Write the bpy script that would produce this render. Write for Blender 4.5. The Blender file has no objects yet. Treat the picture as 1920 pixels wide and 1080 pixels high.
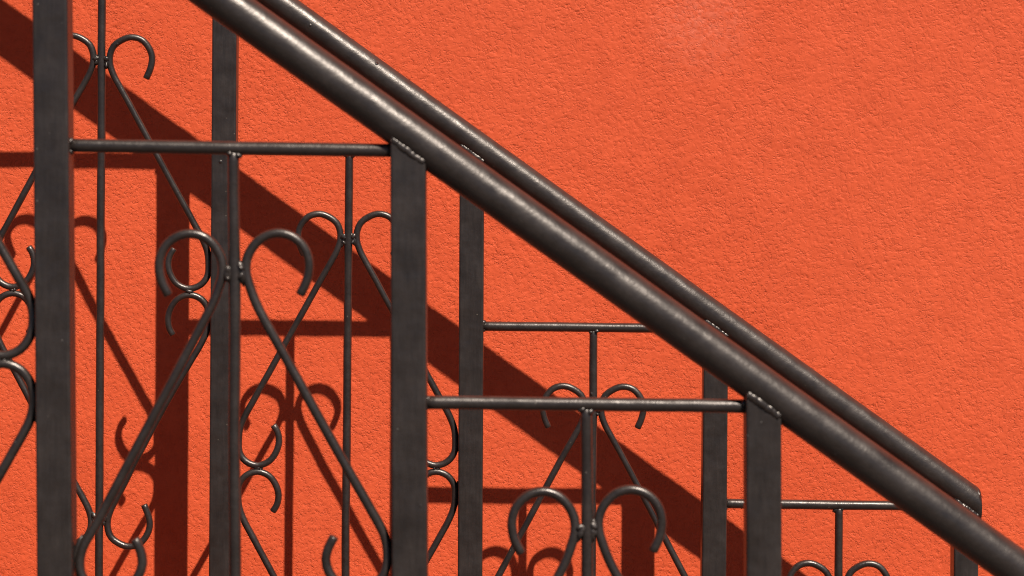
import bpy, bmesh, math, random
import numpy as np
from mathutils import Vector, Matrix, noise

random.seed(7)
R = math.radians
scene = bpy.context.scene

# ---------------------------------------------------------------- camera
F = 4489.0            # focal length in photo pixels (1920 wide)
CX, HY = 960.0, 153.0 # principal column, horizon row of the level camera
H = 1.572             # camera height above the street
cam_d = bpy.data.cameras.new('camera')
cam = bpy.data.objects.new('camera', cam_d)
scene.collection.objects.link(cam)
cam.location = (0, 0, H)
cam.rotation_euler = (R(90), 0, 0)
cam_d.sensor_width = 36.0
cam_d.lens = F / 1920 * 36.0
cam_d.shift_y = -(540 - HY) / 1920
cam_d.clip_start = 0.05
cam_d.clip_end = 3000
cam_d.dof.use_dof = True
cam_d.dof.focus_distance = 2.96
cam_d.dof.aperture_fstop = 12.0
scene.camera = cam

# ---------------------------------------------------------------- sky, sun, exposure
to_sun = Vector((0.085, -0.150, 0.230)).normalized()
elev = math.asin(to_sun.z)
azim = math.atan2(to_sun.x, to_sun.y)
world = bpy.data.worlds.new('World')
scene.world = world
world.use_nodes = True
wn = world.node_tree
sky = wn.nodes.new('ShaderNodeTexSky')
sky.sky_type = 'NISHITA'
sky.sun_disc = False
sky.sun_elevation = elev
sky.sun_rotation = azim
sky.air_density = 0.33
sky.dust_density = 0.2
bgn = wn.nodes['Background']
wn.links.new(sky.outputs[0], bgn.inputs[0])
bgn.inputs[1].default_value = 0.05
sun_d = bpy.data.lights.new('sun', 'SUN')
sun_d.energy = 5.0
sun_d.angle = R(0.53)
sun_d.color = (1.0, 0.92, 0.81)
sun = bpy.data.objects.new('sun', sun_d)
scene.collection.objects.link(sun)
sun.location = to_sun * 20
sun.rotation_euler = (-to_sun).to_track_quat('-Z', 'Y').to_euler()
vs = scene.view_settings
vs.view_transform = 'Standard'
vs.look = 'None'
vs.gamma = 1
vs.use_curve_mapping = False
vs.exposure = 0.19
scene.render.engine = 'CYCLES'
scene.cycles.filter_width = 1.1

# ---------------------------------------------------------------- depths (from the post spacing of the two railings
# and of the shadows on the wall, with 0.30 m treads)
POST_W, POST_D = 0.030, 0.027
FACE_F, FACE_B, WALL_Y = 2.020, 2.920, 3.0856
MID_F, MID_B = FACE_F + POST_D / 2, FACE_B + POST_D / 2

def X(px, y): return (px - CX) * y / F
def Z(py, y): return H + (HY - py) * y / F

# ---------------------------------------------------------------- helpers
def link(o, parent=None):
    scene.collection.objects.link(o)
    if parent is not None:
        o.parent = parent
    return o

def tag(o, label=None, cat=None, group=None, kind=None):
    if label: o['label'] = label
    if cat: o['category'] = cat
    if group: o['group'] = group
    if kind: o['kind'] = kind
    return o

def mesh_obj(name, verts, faces, mat, parent=None, smooth=True):
    me = bpy.data.meshes.new(name)
    me.from_pydata([tuple(v) for v in verts], [], faces)
    me.update()
    if smooth:
        me.polygons.foreach_set('use_smooth', [True] * len(me.polygons))
    me.materials.append(mat)
    return link(bpy.data.objects.new(name, me), parent)

def bm_obj(name, bm, mat, parent=None, smooth=False):
    me = bpy.data.meshes.new(name)
    bm.to_mesh(me); bm.free()
    if smooth:
        me.polygons.foreach_set('use_smooth', [True] * len(me.polygons))
    me.materials.append(mat)
    return link(bpy.data.objects.new(name, me), parent)

def spline(pts, step):
    """centripetal-ish Catmull-Rom through 3-D points, resampled about every step"""
    P = [Vector(p) for p in pts]
    P = [P[0] * 2 - P[1]] + P + [P[-1] * 2 - P[-2]]
    out = []
    for i in range(1, len(P) - 2):
        n = max(2, int((P[i + 1] - P[i]).length / step))
        for k in range(n):
            t = k / n
            a, b, c, d = P[i - 1], P[i], P[i + 1], P[i + 2]
            # tangents limited by the neighbouring chord lengths
            l1, l2, l3 = (b - a).length, (c - b).length, (d - c).length
            m1 = ((c - b) / l2 * l1 + (b - a) / l1 * l2) / (l1 + l2) * l2
            m2 = ((d - c) / l3 * l2 + (c - b) / l2 * l3) / (l2 + l3) * l2
            t2, t3 = t * t, t * t * t
            out.append(b * (2 * t3 - 3 * t2 + 1) + m1 * (t3 - 2 * t2 + t) + c * (3 * t2 - 2 * t3) + m2 * (t3 - t2))
    out.append(P[-2])
    return out

def sweep(name, path, r, mat, parent, sides=16, wob=0.03, bev=0.0012, seed=0.0, plumb_end=None, freq=38):
    """round bar along a path, chamfered ends, slight hand-forged unevenness"""
    n = len(path)
    verts, faces = [], []
    # parallel frames
    tang = []
    for i in range(n):
        a = path[max(0, i - 1)]; b = path[min(n - 1, i + 1)]
        tang.append((b - a).normalized())
    ref = Vector((0, 1, 0))
    rings = []
    def ring(c, t, rad, off):
        u = (ref - t * ref.dot(t)).normalized()
        w = t.cross(u)
        ids = []
        for k in range(sides):
            a = 2 * math.pi * k / sides
            rr = rad
            p = c + (u * math.cos(a) + w * math.sin(a)) * rr
            q = p * freq + Vector((seed, seed * 1.7, 0))
            p = c + (p - c) * (1 + wob * noise.noise(q) + wob * 0.6 * noise.noise(q * 3.1))
            ids.append(len(verts)); verts.append(p)
        return ids
    rings.append(ring(path[0], tang[0], r - bev, 0))
    rings.append(ring(path[0] + tang[0] * bev, tang[0], r, 0))
    for i in range(1, n - 1):
        rings.append(ring(path[i], tang[i], r, 0))
    rings.append(ring(path[-1] - tang[-1] * bev, tang[-1], r, 0))
    rings.append(ring(path[-1], tang[-1], r - bev, 0))
    if plumb_end is not None:      # cut the end plumb, with a softly rounded rim
        t_ = tang[-1]
        for ids, back, shr in ((rings[-2], 0.0, 0.96), (rings[-1], 0.0, 0.80)):
            for v in ids:
                c_ = path[-1]
                verts[v] = c_ + (verts[v] - c_) * shr
                verts[v] = verts[v] + t_ * ((plumb_end - (0.0008 if shr > 0.9 else 0.0) - verts[v].x) / t_.x)
        for ids in rings[:-2]:
            for v in ids:
                if verts[v].x > plumb_end - 0.0032:
                    verts[v] = verts[v] + t_ * ((plumb_end - 0.0032 - verts[v].x) / t_.x)
    for a, b in zip(rings[:-1], rings[1:]):
        for k in range(sides):
            faces.append((a[k], a[(k + 1) % sides], b[(k + 1) % sides], b[k]))
    faces.append(tuple(reversed(rings[0])))
    faces.append(tuple(rings[-1]))
    o = mesh_obj(name, verts, faces, mat, parent)
    me = o.data
    me.polygons[len(me.polygons) - 1].use_smooth = False
    me.polygons[len(me.polygons) - 2].use_smooth = False
    return o

def line(a, b, step):
    a, b = Vector(a), Vector(b)
    n = max(2, int((b - a).length / step))
    return [a.lerp(b, i / n) for i in range(n + 1)]

_blob_n = [0]
def weld(c, size, mat, parent, rough=0.35, rot=0.0):
    """a lump of weld metal: an uneven little ellipsoid"""
    _blob_n[0] += 1
    s = _blob_n[0] * 3.17
    size = [q_ * random.uniform(0.7, 1.25) for q_ in size]
    c = Vector(c) + Vector((random.uniform(-1, 1) * 0.0005, random.uniform(-0.2, 1) * 0.0008, random.uniform(-1, 1) * 0.0012))
    rot += random.uniform(-0.5, 0.5)
    bm = bmesh.new()
    bmesh.ops.create_icosphere(bm, subdivisions=2, radius=1.0)
    m = Matrix.Rotation(rot, 3, 'Y')
    for v in bm.verts:
        k = 1 + rough * noise.noise(v.co * 1.4 + Vector((s, 0, 0))) + 0.5 * rough * noise.noise(v.co * 3 + Vector((0, s, 0)))
        p = Vector((v.co.x * size[0], v.co.y * size[1], v.co.z * size[2])) * k
        v.co = m @ p + Vector(c)
    return bm_obj('weld_bead', bm, mat, parent, True)

# ---------------------------------------------------------------- materials
def new_mat(name):
    m = bpy.data.materials.new(name)
    m.use_nodes = True
    nt = m.node_tree
    b = nt.nodes['Principled BSDF']
    return m, nt, b

def node(nt, t, **kw):
    n = nt.nodes.new(t)
    for k, v in kw.items():
        if k in n.inputs: n.inputs[k].default_value = v
        else: setattr(n, k, v)
    return n

def ramp(nt, p0, c0, p1, c1):
    r = nt.nodes.new('ShaderNodeValToRGB')
    e = r.color_ramp.elements
    e[0].position, e[0].color = p0, (*c0, 1)
    e[1].position, e[1].color = p1, (*c1, 1)
    return r

def mixc(nt, fac, a, b, blend='MIX'):
    m = nt.nodes.new('ShaderNodeMix')
    m.data_type = 'RGBA'; m.blend_type = blend
    for sock, v in ((m.inputs['Factor'], fac), (m.inputs['A'], a), (m.inputs['B'], b)):
        if hasattr(v, 'is_output'): nt.links.new(v, sock)
        elif isinstance(v, tuple): sock.default_value = (*v, 1)
        else: sock.default_value = v
    return m.outputs['Result']

def stucco():
    m, nt, b = new_mat('orange_stucco_paint')
    L = nt.links.new
    geo = node(nt, 'ShaderNodeNewGeometry')
    pos = geo.outputs['Position']
    n1 = node(nt, 'ShaderNodeTexNoise', Scale=2.3, Detail=4.0, Roughness=0.55); L(pos, n1.inputs['Vector'])
    n2 = node(nt, 'ShaderNodeTexNoise', Scale=55.0, Detail=3.0, Roughness=0.6); L(pos, n2.inputs['Vector'])
    n3 = node(nt, 'ShaderNodeTexNoise', Scale=900.0, Detail=2.0, Roughness=0.6); L(pos, n3.inputs['Vector'])
    c1 = ramp(nt, 0.3, (0.765, 0.107, 0.034), 0.7, (0.825, 0.124, 0.042)); L(n1.outputs['Fac'], c1.inputs['Fac'])
    c2 = ramp(nt, 0.25, (0.88, 0.83, 0.81), 0.75, (1.0, 1.0, 1.0)); L(n2.outputs['Fac'], c2.inputs['Fac'])
    col = mixc(nt, 1.0, c1.outputs['Color'], c2.outputs['Color'], 'MULTIPLY')
    # a chalky, slightly bleached patch high on the wall
    sep = node(nt, 'ShaderNodeVectorMath', operation='DISTANCE'); L(pos, sep.inputs[0])
    sep.inputs[1].default_value = (X(1315, WALL_Y), WALL_Y, Z(40, WALL_Y))
    fall = ramp(nt, 0.0, (1, 1, 1), 0.085, (0, 0, 0)); L(sep.outputs['Value'], fall.inputs['Fac'])
    nb = node(nt, 'ShaderNodeTexNoise', Scale=130.0, Detail=4.0, Roughness=0.7); L(pos, nb.inputs['Vector'])
    rb = ramp(nt, 0.35, (0, 0, 0), 0.75, (0.55, 0.55, 0.55)); L(nb.outputs['Fac'], rb.inputs['Fac'])
    fb = node(nt, 'ShaderNodeMath', operation='MULTIPLY'); L(fall.outputs['Color'], fb.inputs[0]); L(rb.outputs['Color'], fb.inputs[1])
    col = mixc(nt, fb.outputs[0], col, (0.86, 0.26, 0.17))
    L(col, b.inputs['Base Color'])
    b.inputs['Roughness'].default_value = 0.65
    b.inputs['Specular IOR Level'].default_value = 0.3
    # fine crust: creased skin of the render plus grit
    nf = node(nt, 'ShaderNodeTexNoise', Scale=310.0, Detail=1.5, Roughness=0.5, Distortion=0.3); L(pos, nf.inputs['Vector'])
    sb = node(nt, 'ShaderNodeMath', operation='SUBTRACT'); L(nf.outputs['Fac'], sb.inputs[0]); sb.inputs[1].default_value = 0.5
    ab = node(nt, 'ShaderNodeMath', operation='ABSOLUTE'); L(sb.outputs[0], ab.inputs[0])
    cr = ramp(nt, 0.0, (1, 1, 1), 0.12, (0, 0, 0)); L(ab.outputs[0], cr.inputs['Fac'])
    cr.color_ramp.interpolation = 'EASE'
    nf2 = node(nt, 'ShaderNodeTexNoise', Scale=330.0, Detail=3.0, Roughness=0.6); L(pos, nf2.inputs['Vector'])
    mk = node(nt, 'ShaderNodeTexNoise', Scale=230.0, Detail=1.0, Roughness=0.5); L(geo.outputs['Position'], mk.inputs['Vector'])
    mo = node(nt, 'ShaderNodeVectorMath', operation='ADD'); L(pos, mo.inputs[0]); mo.inputs[1].default_value = (3.7, 1.9, 5.3)
    L(mo.outputs[0], mk.inputs['Vector'])
    mr = ramp(nt, 0.44, (0, 0, 0), 0.62, (1, 1, 1)); L(mk.outputs['Fac'], mr.inputs['Fac'])
    gm = node(nt, 'ShaderNodeMath', operation='MULTIPLY'); L(cr.outputs['Color'], gm.inputs[0]); L(mr.outputs['Color'], gm.inputs[1])
    # trowel passes: tighter skin here, opener grain there
    np_ = node(nt, 'ShaderNodeTexNoise', Scale=11.0, Detail=3.0, Roughness=0.6); L(pos, np_.inputs['Vector'])
    rp = ramp(nt, 0.35, (0.62, 0.62, 0.62), 0.65, (1, 1, 1)); L(np_.outputs['Fac'], rp.inputs['Fac'])
    gm2 = node(nt, 'ShaderNodeMath', operation='MULTIPLY'); L(gm.outputs[0], gm2.inputs[0]); L(rp.outputs['Color'], gm2.inputs[1])
    gm = gm2
    gi = node(nt, 'ShaderNodeMath', operation='SUBTRACT'); gi.inputs[0].default_value = 1.0; L(gm.outputs[0], gi.inputs[1])
    bA = node(nt, 'ShaderNodeBump', Strength=1.0, Distance=0.00050); L(gi.outputs[0], bA.inputs['Height'])
    bB = node(nt, 'ShaderNodeBump', Strength=0.18, Distance=0.0012); L(nf2.outputs['Fac'], bB.inputs['Height'])
    bump = node(nt, 'ShaderNodeBump', Strength=0.35, Distance=0.0006)
    L(n3.outputs['Fac'], bump.inputs['Height'])
    L(bA.outputs['Normal'], bB.inputs['Normal']); L(bB.outputs['Normal'], bump.inputs['Normal'])
    L(bump.outputs['Normal'], b.inputs['Normal'])
    return m

def iron_paint(name, brushed=False, orange_peel=1.0):
    m, nt, b = new_mat(name)
    L = nt.links.new
    geo = node(nt, 'ShaderNodeNewGeometry')
    pos = geo.outputs['Position']
    mp = node(nt, 'ShaderNodeMapping'); L(pos, mp.inputs['Vector'])
    if brushed:
        mp.inputs['Scale'].default_value = (1, 1, 0.12)
    nl = node(nt, 'ShaderNodeTexNoise', Scale=38.0, Detail=4.0, Roughness=0.6); L(pos, nl.inputs['Vector'])
    nbr = node(nt, 'ShaderNodeTexNoise', Scale=330.0, Detail=3.0, Roughness=0.6); L(mp.outputs[0], nbr.inputs['Vector'])
    npe = node(nt, 'ShaderNodeTexNoise', Scale=1000.0, Detail=2.0, Roughness=0.55); L(pos, npe.inputs['Vector'])
    c = ramp(nt, 0.3, (0.0175, 0.0128, 0.0112), 0.72, (0.033, 0.0252, 0.0222)); L(nl.outputs['Fac'], c.inputs['Fac'])
    cb = ramp(nt, 0.3, (0.74, 0.74, 0.74), 0.7, (1.16, 1.14, 1.13)); L(nbr.outputs['Fac'], cb.inputs['Fac'])
    col = mixc(nt, 1.0, c.outputs['Color'], cb.outputs['Color'], 'MULTIPLY')
    # grains of dust and pin-holes of bare primer
    vs_ = node(nt, 'ShaderNodeTexVoronoi', Scale=95.0); L(pos, vs_.inputs['Vector'])
    d = ramp(nt, 0.045, (1, 1, 1), 0.075, (0, 0, 0)); L(vs_.outputs['Distance'], d.inputs['Fac'])
    sc = node(nt, 'ShaderNodeSeparateColor'); L(vs_.outputs['Color'], sc.inputs[0])
    gt = node(nt, 'ShaderNodeMath', operation='GREATER_THAN'); L(sc.outputs[0], gt.inputs[0]); gt.inputs[1].default_value = 0.8
    ml = node(nt, 'ShaderNodeMath', operation='MULTIPLY'); L(d.outputs['Color'], ml.inputs[0]); L(gt.outputs[0], ml.inputs[1])
    dust = mixc(nt, sc.outputs[1], (0.20, 0.15, 0.10), (0.13, 0.12, 0.115))
    col = mixc(nt, ml.outputs[0], col, dust)
    L(col, b.inputs['Base Color'])
    rr = ramp(nt, 0.3, (0.31, 0.31, 0.31), 0.75, (0.43, 0.43, 0.43)); L(nl.outputs['Fac'], rr.inputs['Fac'])
    L(rr.outputs['Color'], b.inputs['Roughness'])
    b.inputs['Specular IOR Level'].default_value = 0.95
    b.inputs['Specular Tint'].default_value = (1.0, 0.91, 0.86, 1)
    b1 = node(nt, 'ShaderNodeBump', Strength=0.20 * orange_peel, Distance=0.0005); L(npe.outputs['Fac'], b1.inputs['Height'])
    b2 = node(nt, 'ShaderNodeBump', Strength=0.25, Distance=0.0006); L(nbr.outputs['Fac'], b2.inputs['Height'])
    b3 = node(nt, 'ShaderNodeBump', Strength=0.07, Distance=0.004)
    nlo = node(nt, 'ShaderNodeTexNoise', Scale=85.0, Detail=3.0, Roughness=0.6); L(pos, nlo.inputs['Vector'])
    L(nlo.outputs['Fac'], b3.inputs['Height'])
    # sags and pimples in the brushed coat
    vp = node(nt, 'ShaderNodeTexVoronoi', Scale=42.0); L(pos, vp.inputs['Vector'])
    pd = ramp(nt, 0.0, (1, 1, 1), 0.11, (0, 0, 0)); L(vp.outputs['Distance'], pd.inputs['Fac'])
    sp = node(nt, 'ShaderNodeSeparateColor'); L(vp.outputs['Color'], sp.inputs[0])
    g2 = node(nt, 'ShaderNodeMath', operation='GREATER_THAN'); L(sp.outputs[2], g2.inputs[0]); g2.inputs[1].default_value = 0.90
    m2 = node(nt, 'ShaderNodeMath', operation='MULTIPLY'); L(pd.outputs['Color'], m2.inputs[0]); L(g2.outputs[0], m2.inputs[1])
    b4 = node(nt, 'ShaderNodeBump', Strength=0.7, Distance=0.0018); L(m2.outputs[0], b4.inputs['Height'])
    nd = node(nt, 'ShaderNodeTexNoise', Scale=26.0, Detail=2.0, Roughness=0.5); L(pos, nd.inputs['Vector'])
    b5 = node(nt, 'ShaderNodeBump', Strength=0.3 if brushed else 0.22, Distance=0.006); L(nd.outputs['Fac'], b5.inputs['Height'])
    L(b5.outputs['Normal'], b4.inputs['Normal']); L(b4.outputs['Normal'], b3.inputs['Normal'])
    L(b3.outputs['Normal'], b2.inputs['Normal']); L(b2.outputs['Normal'], b1.inputs['Normal'])
    L(b1.outputs['Normal'], b.inputs['Normal'])
    return m

def concrete(name, c0, c1):
    m, nt, b = new_mat(name)
    L = nt.links.new
    geo = node(nt, 'ShaderNodeNewGeometry')
    n1 = node(nt, 'ShaderNodeTexNoise', Scale=6.0, Detail=8.0, Roughness=0.65); L(geo.outputs['Position'], n1.inputs['Vector'])
    n2 = node(nt, 'ShaderNodeTexNoise', Scale=220.0, Detail=3.0, Roughness=0.6); L(geo.outputs['Position'], n2.inputs['Vector'])
    c = ramp(nt, 0.3, c0, 0.7, c1); L(n1.outputs['Fac'], c.inputs['Fac'])
    L(c.outputs['Color'], b.inputs['Base Color'])
    b.inputs['Roughness'].default_value = 0.85
    bp = node(nt, 'ShaderNodeBump', Strength=0.4, Distance=0.002); L(n2.outputs['Fac'], bp.inputs['Height'])
    L(bp.outputs['Normal'], b.inputs['Normal'])
    return m

M_WALL = stucco()
M_TUBE = iron_paint('dark_brown_black_iron_paint')
M_POST = iron_paint('brushed_dark_iron_paint', brushed=True, orange_peel=0.6)
M_STEP = concrete('terracotta_steps', (0.11, 0.036, 0.020), (0.16, 0.055, 0.031))
M_GROUND = concrete('street_asphalt', (0.050, 0.042, 0.037), (0.075, 0.063, 0.056))

# ---------------------------------------------------------------- railing measurements (photo pixels)
class Rail: pass
FR = Rail()
FR.face, FR.mid = FACE_F, MID_F
FR.axis = ((478, 45.0), (1653, 885.0))
FR.posts = [(-1239, 6), (-571, 6), (97.3, 8), (765.7, 3.5), (1431.5, 3), (2096, 3)]    # x at row 500, lean in px per 1000 rows
FR.rods = [(-897, 3), (-229, 3), (439.2, 2.5), (1097, 7), (1765, 4)]
FR.bars = [(-692, -682), (-210, -200), (272.5, 282.5), (754.5, 761.5), (1238, 1245)]
FR.tops = [(-527, -527), (-5, -5), (438, 437), (921.7, 917.8), (1400, 1400)]          # hook top: left, right scroll
FR.end = None
# upper right scroll, relative to rod axis / hook top, from hook tip to lower curl tip
FR.tpl = [(123, 116), (136.5, 87.5), (140, 52), (130, 25), (108, 6), (81, 0), (54, 8), (34, 27.5), (23, 52), (22.5, 76),
          (30, 103), (41, 132), (59, 167), (77, 199), (152.6, 336), (217, 452), (256, 521), (270, 546), (280, 567), (285, 588),
          (286, 608), (280, 636), (262, 660), (229, 672), (196, 660), (176, 636), (170, 612), (175, 590), (186, 569)]
FR.tpl_left = FR.tpl[:13] + [(76, 199), (149, 337), (210, 452), (246, 520), (260, 546), (273, 567), (285, 590),
          (290, 612), (287, 640), (268, 663), (233, 674), (200, 663), (181, 642), (173, 618), (177, 594), (187, 572)]
FR.hw = 286; FR.mirror = 679
BK = Rail()
BK.face, BK.mid = FACE_B, MID_B
BK.axis = ((560, 31.8), (1729, 870.5))
BK.posts = [(-508, -6), (-45, -6), (417.7, -6), (883.7, -4.5), (1343.5, -8), (1814.5, -5)]
BK.rods = [(-276, -5), (188.5, -5), (653, -9), (1114, -8), (1575, -5)]
BK.bars = [(-378, -374), (-50, -46), (281, 285), (611.5, 616), (944, 950)]
BK.tops = [(-263, -263), (66.5, 69.7), (401, 401), (723.7, 725), (1056, 1056.7)]
BK.end = 1838
BK.tpl = [(83.5, 78), (92, 57), (94.5, 37), (87.5, 18), (74.5, 4.5), (54.5, 0), (36.2, 6.3), (22.5, 17), (16.2, 32), (15.5, 48.3),
          (21.2, 68), (32.5, 90), (49.5, 120), (62, 143), (98, 211), (135, 281), (172, 351), (188, 381), (196.5, 404), (198.5, 426),
          (196.5, 448), (185, 463.5), (163, 471.5), (141, 463.5), (129, 448), (123, 426), (126.5, 408), (134, 396)]
BK.hw = 198.5; BK.mirror = 477.3
R_RAIL, R_BAR, R_ROD, R_SCROLL = 0.0168, 0.0058, 0.0050, 0.0041

def lean_x(xl, py): return xl[0] + xl[1] * (py - 500) / 1000.0

def axis_y(rail, px):
    (x0, y0), (x1, y1) = rail.axis
    return y0 + (px - x0) * (y1 - y0) / (x1 - x0)

# step heights: 1.06 m below the handrail of the wall-side railing, one tread per post
post_x = [X(p[0], FACE_B) for p in BK.posts]
tread_z = []
for p in BK.posts:
    px = CX + X(p[0], FACE_B) * F / MID_B
    tread_z.append(Z(axis_y(BK, px), MID_B) - 1.06)
z_off = tread_z[-1]                     # the last post stands on the street

# ---------------------------------------------------------------- ground and steps
bm = bmesh.new()
S = 400
vs4 = [bm.verts.new(p) for p in ((-S, -S, z_off), (S, -S, z_off), (S, S, z_off), (-S, S, z_off))]
bm.faces.new(vs4)
tag(bm_obj('ground', bm, M_GROUND), kind='structure')

edges = [(post_x[i] + post_x[i + 1]) / 2 for i in range(len(post_x) - 1)]
prof = []
xl = -3.2
prof.append((xl, z_off - 0.25))
prof.append((xl, tread_z[0]))
for i, e in enumerate(edges):
    prof.append((e + 0.012, tread_z[i]))
    prof.append((e + 0.012, tread_z[i] - 0.035))
    prof.append((e, tread_z[i] - 0.035))
    prof.append((e, tread_z[i + 1] if i < len(edges) - 1 else z_off - 0.25))
y0, y1 = FACE_F - 0.10, WALL_Y + 0.02
verts = [(x, y0, z) for x, z in prof] + [(x, y1, z) for x, z in prof]
n = len(prof)
faces = [tuple(range(n)), tuple(range(2 * n - 1, n - 1, -1))]
for i in range(n):
    j = (i + 1) % n
    faces.append((i, i + n, j + n, j))
st = mesh_obj('steps', verts, faces, M_STEP, None, False)
bmx = bmesh.new(); bmx.from_mesh(st.data); bmesh.ops.recalc_face_normals(bmx, faces=bmx.faces); bmx.to_mesh(st.data); bmx.free()
bv = st.modifiers.new('edge', 'BEVEL'); bv.width = 0.004; bv.segments = 2
tag(st, kind='structure')

# ---------------------------------------------------------------- stucco wall with real relief
def spectral(n, px, lo, hi, seed, aniso=None):
    """periodic band-passed noise, n x n samples of px metres; wavelengths lo..hi metres"""
    rng = np.random.default_rng(seed)
    f = np.fft.rfft2(rng.standard_normal((n, n)).astype(np.float32))
    ky = np.fft.fftfreq(n, px)[:, None]; kx = np.fft.rfftfreq(n, px)[None, :]
    if aniso: 
        a, s = aniso
        u = kx * math.cos(a) + ky * math.sin(a); v = -kx * math.sin(a) + ky * math.cos(a)
        k = np.sqrt((u * s) ** 2 + (v / s) ** 2)
    else:
        k = np.sqrt(kx ** 2 + ky ** 2)
    k0, k1 = 1 / hi, 1 / lo
    g = np.exp(-np.clip(k - k1, 0, None) ** 2 / (0.35 * k1) ** 2) * (1 - np.exp(-(k / k0) ** 4))
    h = np.fft.irfft2(f * g, s=(n, n))
    return (h / h.std()).astype(np.float32)

def graded(lo, hi, step, far_lo, far_hi):
    core = list(np.arange(lo, hi + step / 2, step))
    a, s = core[0], step
    left = []
    while a > far_lo:
        s = min(s * 1.09, 0.05); a -= s; left.append(max(a, far_lo))
    a, s = core[-1], step
    right = []
    while a < far_hi:
        s = min(s * 1.09, 0.05); a += s; right.append(min(a, far_hi))
    return np.array(left[::-1] + core + right)

gx = graded(-0.70, 0.70, 0.0013, -7.0, 7.0)
gz = graded(H - 0.665, H + 0.135, 0.0013, z_off - 0.25, 4.6)
NT, PXM = 2048, 0.0009
a1 = spectral(NT, PXM, 0.0048, 0.0095, 1, (R(25), 1.2))
a2 = spectral(NT, PXM, 0.0048, 0.0095, 2, (R(-50), 1.2))
mixm = 1 / (1 + np.exp(-3 * spectral(NT, PXM, 0.05, 0.2, 3)))
n1 = a1 * mixm + a2 * (1 - mixm)
n1 /= n1.std()
n2 = spectral(NT, PXM, 0.0040, 0.008, 4)
n3 = spectral(NT, PXM, 0.014, 0.04, 5)
n4 = spectral(NT, PXM, 0.007, 0.02, 8)
low = spectral(NT, PXM, 0.10, 0.5, 6)
# rounded crumbs with narrow creases between them, deeper here and there
dome = np.tanh(1.7 * np.abs(n1)) * (0.75 + 0.35 * np.clip(n4, -1, 1.5))
dome2 = np.tanh(1.5 * np.abs(n2))
hmap = 0.00030 * dome + 0.00010 * dome2 \
     - 0.00070 * np.clip(n4 * -1 - 0.9, 0, 1.2) * (1 - np.tanh(2.2 * np.abs(n1))) \
     + 0.00006 * n3 + 0.00018 * low
def sample(xs, zs):
    u = (xs / PXM) % NT; v = (zs / PXM) % NT
    i0 = np.floor(u).astype(int); j0 = np.floor(v).astype(int)
    fu = (u - i0)[None, :]; fv = (v - j0)[:, None]
    i1 = (i0 + 1) % NT; j1 = (j0 + 1) % NT; i0 %= NT; j0 %= NT
    A = hmap[np.ix_(j0, i0)]; B = hmap[np.ix_(j0, i1)]; C_ = hmap[np.ix_(j1, i0)]; D_ = hmap[np.ix_(j1, i1)]
    return (A * (1 - fu) + B * fu) * (1 - fv) + (C_ * (1 - fu) + D_ * fu) * fv
hh = sample(gx, gz)
nx, nz = len(gx), len(gz)
co = np.empty((nz, nx, 3), np.float32)
co[..., 0] = gx[None, :]; co[..., 1] = WALL_Y - hh; co[..., 2] = gz[:, None]
co = co.reshape(-1, 3)
idx = np.arange(nz * nx).reshape(nz, nx)
q = np.stack([idx[:-1, :-1], idx[:-1, 1:], idx[1:, 1:], idx[1:, :-1]], -1).reshape(-1, 4)
# thickness: back face and rim
TH = 0.30
back = np.array([(gx[0], WALL_Y + TH, gz[0]), (gx[-1], WALL_Y + TH, gz[0]), (gx[-1], WALL_Y + TH, gz[-1]), (gx[0], WALL_Y + TH, gz[-1])], np.float32)
nb0 = len(co)
co = np.concatenate([co, back])
loops = [q.reshape(-1)]; starts = list(range(0, 4 * len(q), 4)); tot = 4 * len(q)
extra = [[nb0 + 1, nb0, nb0 + 3, nb0 + 2],
         list(idx[0, ::-1]) + [nb0, nb0 + 1], list(idx[-1, :]) + [nb0 + 2, nb0 + 3],
         list(idx[:, 0]) + [nb0 + 3, nb0], list(idx[::-1, -1]) + [nb0 + 1, nb0 + 2]]
for e in extra:
    starts.append(tot); tot += len(e); loops.append(np.array(e))
me = bpy.data.meshes.new('stucco_wall')
me.vertices.add(len(co)); me.vertices.foreach_set('co', co.reshape(-1))
lp = np.concatenate(loops).astype(np.int32)
me.loops.add(len(lp)); me.loops.foreach_set('vertex_index', lp)
me.polygons.add(len(starts)); me.polygons.foreach_set('loop_start', np.array(starts, np.int32))
sm = np.ones(len(starts), bool); sm[-5:] = False
me.update(calc_edges=True); me.validate()
me.polygons.foreach_set('use_smooth', sm[:len(me.polygons)])
me.materials.append(M_WALL)
wall = link(bpy.data.objects.new('stucco_wall', me))
tag(wall, 'rough orange-red stucco wall behind the iron stair railings', 'wall')

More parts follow.
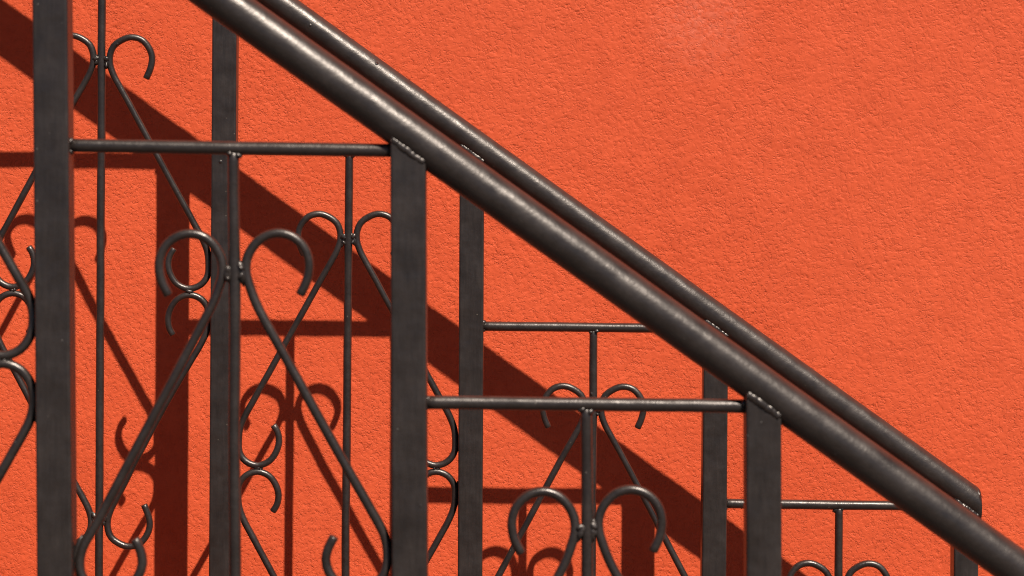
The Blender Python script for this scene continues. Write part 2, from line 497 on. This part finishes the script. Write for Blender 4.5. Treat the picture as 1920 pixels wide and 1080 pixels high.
# ---------------------------------------------------------------- railings
def build_post(rail, p, root, k):
    """square tube, top cut along the handrail, standing on its tread"""
    yf, ym = rail.face, rail.mid
    zt = tread_z[k]
    py_b = HY + (H - zt) * F / yf
    xb = X(lean_x(p, py_b), yf)
    # top centre, on the handrail axis
    px = p[0]
    for _ in range(4):
        pxm = CX + X(px, yf) * F / ym
        zt2 = Z(axis_y(rail, pxm), ym)
        px = lean_x(p, HY + (H - zt2) * F / yf)
    xt = X(px, yf)
    (ax0, ay0), (ax1, ay1) = rail.axis
    sl = -(ay1 - ay0) / (ax1 - ax0)
    hw, hd = POST_W / 2, POST_D / 2
    bm = bmesh.new()
    rows = []
    nseg = 24
    for i in range(nseg + 1):
        t = i / nseg
        cx = xb + (xt - xb) * t
        row = []
        for sx, sy in ((-1, -1), (1, -1), (1, 1), (-1, 1)):
            zz = (zt - 0.004) + (zt2 - 0.004 + sx * hw * sl * 1.0 - (zt - 0.004)) * t if i == nseg else (zt - 0.004) + (zt2 - 0.06 - zt) * i / (nseg - 1)
            wob = 0.0 * noise.noise(Vector((k * 9.1 + sx, zz * 14, rail.mid + sy)))
            row.append(bm.verts.new((cx + sx * hw + wob, ym + sy * hd + wob, zz)))
        rows.append(row)
    for a, b in zip(rows[:-1], rows[1:]):
        for i in range(4):
            j = (i + 1) % 4
            bm.faces.new((a[i], a[j], b[j], b[i]))
    bm.faces.new(rows[-1]); bm.faces.new(list(reversed(rows[0])))
    bmesh.ops.recalc_face_normals(bm, faces=bm.faces)
    corner = [e for e in bm.edges if abs(e.verts[0].co.z - e.verts[1].co.z) > 0.012 and
              abs(e.verts[0].co.x - e.verts[1].co.x) < 0.004 and abs(e.verts[0].co.y - e.verts[1].co.y) < 0.004]
    bmesh.ops.bevel(bm, geom=corner, offset=0.0022, segments=3, profile=0.5, affect='EDGES')
    o = bm_obj('post', bm, M_POST, root, False)
    # lumpy weld seam where the post meets the pipe, round front and sides
    a = math.atan(sl)
    ux, uz = math.cos(a), math.sin(a)           # along the pipe
    nxp, nzp = math.sin(a), -math.cos(a)        # away from the pipe, downwards
    nxp, nzp = (nxp, nzp) if nzp < 0 else (-nxp, -nzp)
    path = []
    for i in range(46):
        t = -hw + 0.0008 + (2 * hw - 0.0016) * i / 45
        dperp = 0.0118 + 0.0012 * noise.noise(Vector((i * 0.21, k * 4.0, rail.mid)))
        d = (t - nxp * dperp) / ux
        path.append(Vector((xt + ux * d + nxp * dperp, ym - hd + 0.0024 + 0.0006 * noise.noise(Vector((i * 0.3, k * 7.0, 3))), zt2 + uz * d + nzp * dperp)))
    sweep('weld_bead', path, 0.0040, M_POST, o, sides=14, wob=0.30, bev=0.0018, seed=k * 2.3 + rail.mid, freq=62)
    return o, xt, zt2

def edge_x(rail, p, py, side):
    """photo-plane x (metres) of a post's side at photo row py (row measured at the middle plane)"""
    z = Z(py, rail.mid)
    pyf = HY + (H - z) * F / rail.face
    return X(lean_x(p, pyf), rail.face) + side * POST_W / 2

def build_rail(rail, label, name='stair_railing'):
    ym = rail.mid
    s = ym / F
    px0 = rail.posts[0][0]; pxn = rail.posts[-1][0]
    base = Vector((X(pxn, rail.face), ym, tread_z[-1]))
    root = bpy.data.objects.new(name, None)
    root.empty_display_size = 0.1
    scene.collection.objects.link(root)
    tag(root, label, 'railing', 'pair of scrolled iron stair railings')
    # handrail
    pa = px0 - 60
    pb = rail.end if rail.end else pxn + 45
    A = Vector((X(pa, ym), ym, Z(axis_y(rail, pa), ym)))
    B = Vector((X(pb, ym), ym, Z(axis_y(rail, pb), ym)))
    path = line(A, B, 0.004)
    n_ = len(path)
    for i, p in enumerate(path):
        p.z += 0.0006 * noise.noise(Vector((p.x * 3, rail.mid * 5, 0))); p.y += 0.0006 * noise.noise(Vector((p.x * 3, rail.mid * 5, 9)))
    sweep('handrail', path, R_RAIL, M_TUBE, root, sides=40, wob=0.007, bev=0.0025, seed=rail.mid * 7, plumb_end=B.x)
    posts = []
    for k, p in enumerate(rail.posts):
        posts.append(build_post(rail, p, root, k)[0])
    for k in range(len(rail.rods)):
        pl, pr, rod = rail.posts[k], rail.posts[k + 1], rail.rods[k]
        yl, yr = rail.bars[k]
        xl_ = edge_x(rail, pl, yl, 1) - 0.001; xr_ = edge_x(rail, pr, yr, -1) + 0.001
        a = Vector((xl_, ym, Z(yl, ym))); b = Vector((xr_, ym, Z(yr, ym)))
        path = line(a, b, 0.008)
        for p in path: p.z += 0.0005 * noise.noise(Vector((p.x * 12, k * 3.3, rail.mid)))
        bar = sweep('crossbar', path, R_BAR, M_TUBE, root, sides=18, wob=0.03, seed=k * 3 + rail.mid)
        weld(a + Vector((0.0015, -0.0035, 0.0035)), (0.0028, 0.0035, 0.0032), M_TUBE, bar)
        weld(a + Vector((0.001, -0.001, -0.0045)), (0.0025, 0.0045, 0.003), M_TUBE, bar)
        weld(b + Vector((-0.0018, -0.002, 0.0025)), (0.0035, 0.0045, 0.0040), M_TUBE, bar)
        # lower crossbar near the tread, level with the left tread
        zlow = tread_z[k] + 0.035
        pyl = HY + (H - zlow) / s
        a2 = Vector((edge_x(rail, pl, pyl, 1) - 0.001, ym, zlow)); b2 = Vector((edge_x(rail, pr, pyl, -1) + 0.001, ym, zlow))
        sweep('crossbar', line(a2, b2, 0.01), R_BAR, M_TUBE, root, sides=14, wob=0.03, seed=k * 5 + rail.mid)
        # upright rod
        xm = (X(lean_x(rod, yl), ym) - a.x) / (b.x - a.x)
        ztop = a.z + (b.z - a.z) * xm
        pt = HY + (H - ztop) / s
        top = Vector((X(lean_x(rod, pt), ym), ym, ztop - R_BAR * 0.6)); bot = Vector((X(lean_x(rod, pyl), ym), ym, zlow + R_BAR * 0.6))
        path = line(top, bot, 0.008)
        for p in path:
            p.x += 0.0007 * noise.noise(Vector((p.z * 9, k * 2.2, rail.mid))); p.y += 0.0006 * noise.noise(Vector((p.z * 9, k * 2.2, rail.mid + 5)))
        up = sweep('upright', path, R_ROD, M_TUBE, root, sides=16, wob=0.035, seed=k * 4 + rail.mid * 2)
        weld(top + Vector((-0.0035, -0.0015, -0.0015)), (0.0036, 0.0042, 0.0036), M_TUBE, up)
        weld(top + Vector((0.0035, -0.002, -0.0015)), (0.0034, 0.0042, 0.0034), M_TUBE, up)
        # four scrolls: two hang as a heart, two mirror it below
        for side in (-1, 1):
            ytop = rail.tops[k][0 if side < 0 else 1]
            post = pl if side < 0 else pr
            for low in (0, 1):
                pts = []
                own = rail is FR and k == 2 and side < 0      # the heart beside the tall post is bent a little differently
                for i, (tx, ty) in enumerate(rail.tpl_left if own else rail.tpl):
                    py = ytop + (2 * rail.mirror - ty if low else ty)
                    # reach: the curl must touch the post
                    yc = ytop + rail.mirror
                    gap = abs(edge_x(rail, post, yc, -side) - X(lean_x(rod, yc), ym)) / s - R_SCROLL / s
                    y_a, y_b = (143, 351) if rail is BK else (199, 452)
                    w = min(1.0, max(0.0, (ty - y_a) / (y_b - y_a)))
                    xx = tx + (gap - (290 if own else rail.hw)) * w
                    if rail is BK and k == 1 and side > 0 and low and 90 < ty < 420:
                        xx -= 6 * math.sin(math.pi * (ty - 90) / 330)
                    px = lean_x(rod, py) + side * xx
                    pts.append(Vector((X(px, ym), ym + 0.0008 * math.sin(i * 0.7 + k), Z(py, ym))))
                path = spline(pts, 0.004)
                sc = sweep('scroll', path, R_SCROLL, M_TUBE, root, sides=14, wob=0.035, bev=0.0008, seed=k * 7 + side * 3 + low * 11 + rail.mid)
                sc_seed = k * 4 + low * 2 + (side > 0)
                # welds: to the upright (front), to the post, and between the two curls
                cy = ytop + (2 * rail.mirror - rail.tpl[9][1] if low else rail.tpl[9][1])
                cw = Vector((X(lean_x(rod, cy), ym) + side * (R_ROD + R_SCROLL) * 0.62, ym - 0.0030, Z(cy, ym) + 0.004 + 0.003 * noise.noise(Vector((sc_seed * 1.7, 0, rail.mid)))))
                weld(cw, (0.0038, 0.0026, 0.0034), M_TUBE, sc, 0.7)
                weld(cw + Vector((side * 0.0002, 0.0004, -0.0065)), (0.0026, 0.0024, 0.0030), M_TUBE, sc, 0.7)
                weld(cw + Vector((-side * 0.0002, 0.0012, -0.0030)), (0.0036, 0.0030, 0.0088), M_TUBE, sc, 0.4)
                ty = rail.tpl[19][1] + 6
                py = ytop + (2 * rail.mirror - ty if low else ty)
                xe = edge_x(rail, post, py, -side) - side * 0.0012
                weld((xe, ym + 0.0006, Z(py, ym)), (0.0026, 0.0026, 0.0150), M_TUBE, sc, 0.25)
            yc = ytop + rail.mirror
            gap = abs(edge_x(rail, post, yc, -side) - X(lean_x(rod, yc), ym)) / s - R_SCROLL / s
            xb = rail.tpl[23 if rail is FR else 22][0] + gap - rail.hw
            cj = Vector((X(lean_x(rod, yc) + side * xb, ym), ym - 0.0012, Z(yc, ym)))
            weld(cj, (0.0052, 0.0034, 0.0026), M_TUBE, sc, 0.5)
            weld(cj + Vector((-side * 0.0025, -0.0016, 0.0006)), (0.0022, 0.0020, 0.0022), M_TUBE, sc, 0.5)
    # put the empty at the foot of the railing without moving the parts
    root.location = base
    for c in root.children:
        c.matrix_parent_inverse = Matrix.Translation(-base)
    return root

build_rail(BK, 'dark painted iron stair railing beside the orange wall, casting its shadow on the stucco')
build_rail(FR, 'dark painted iron stair railing on the open side of the steps, away from the wall')
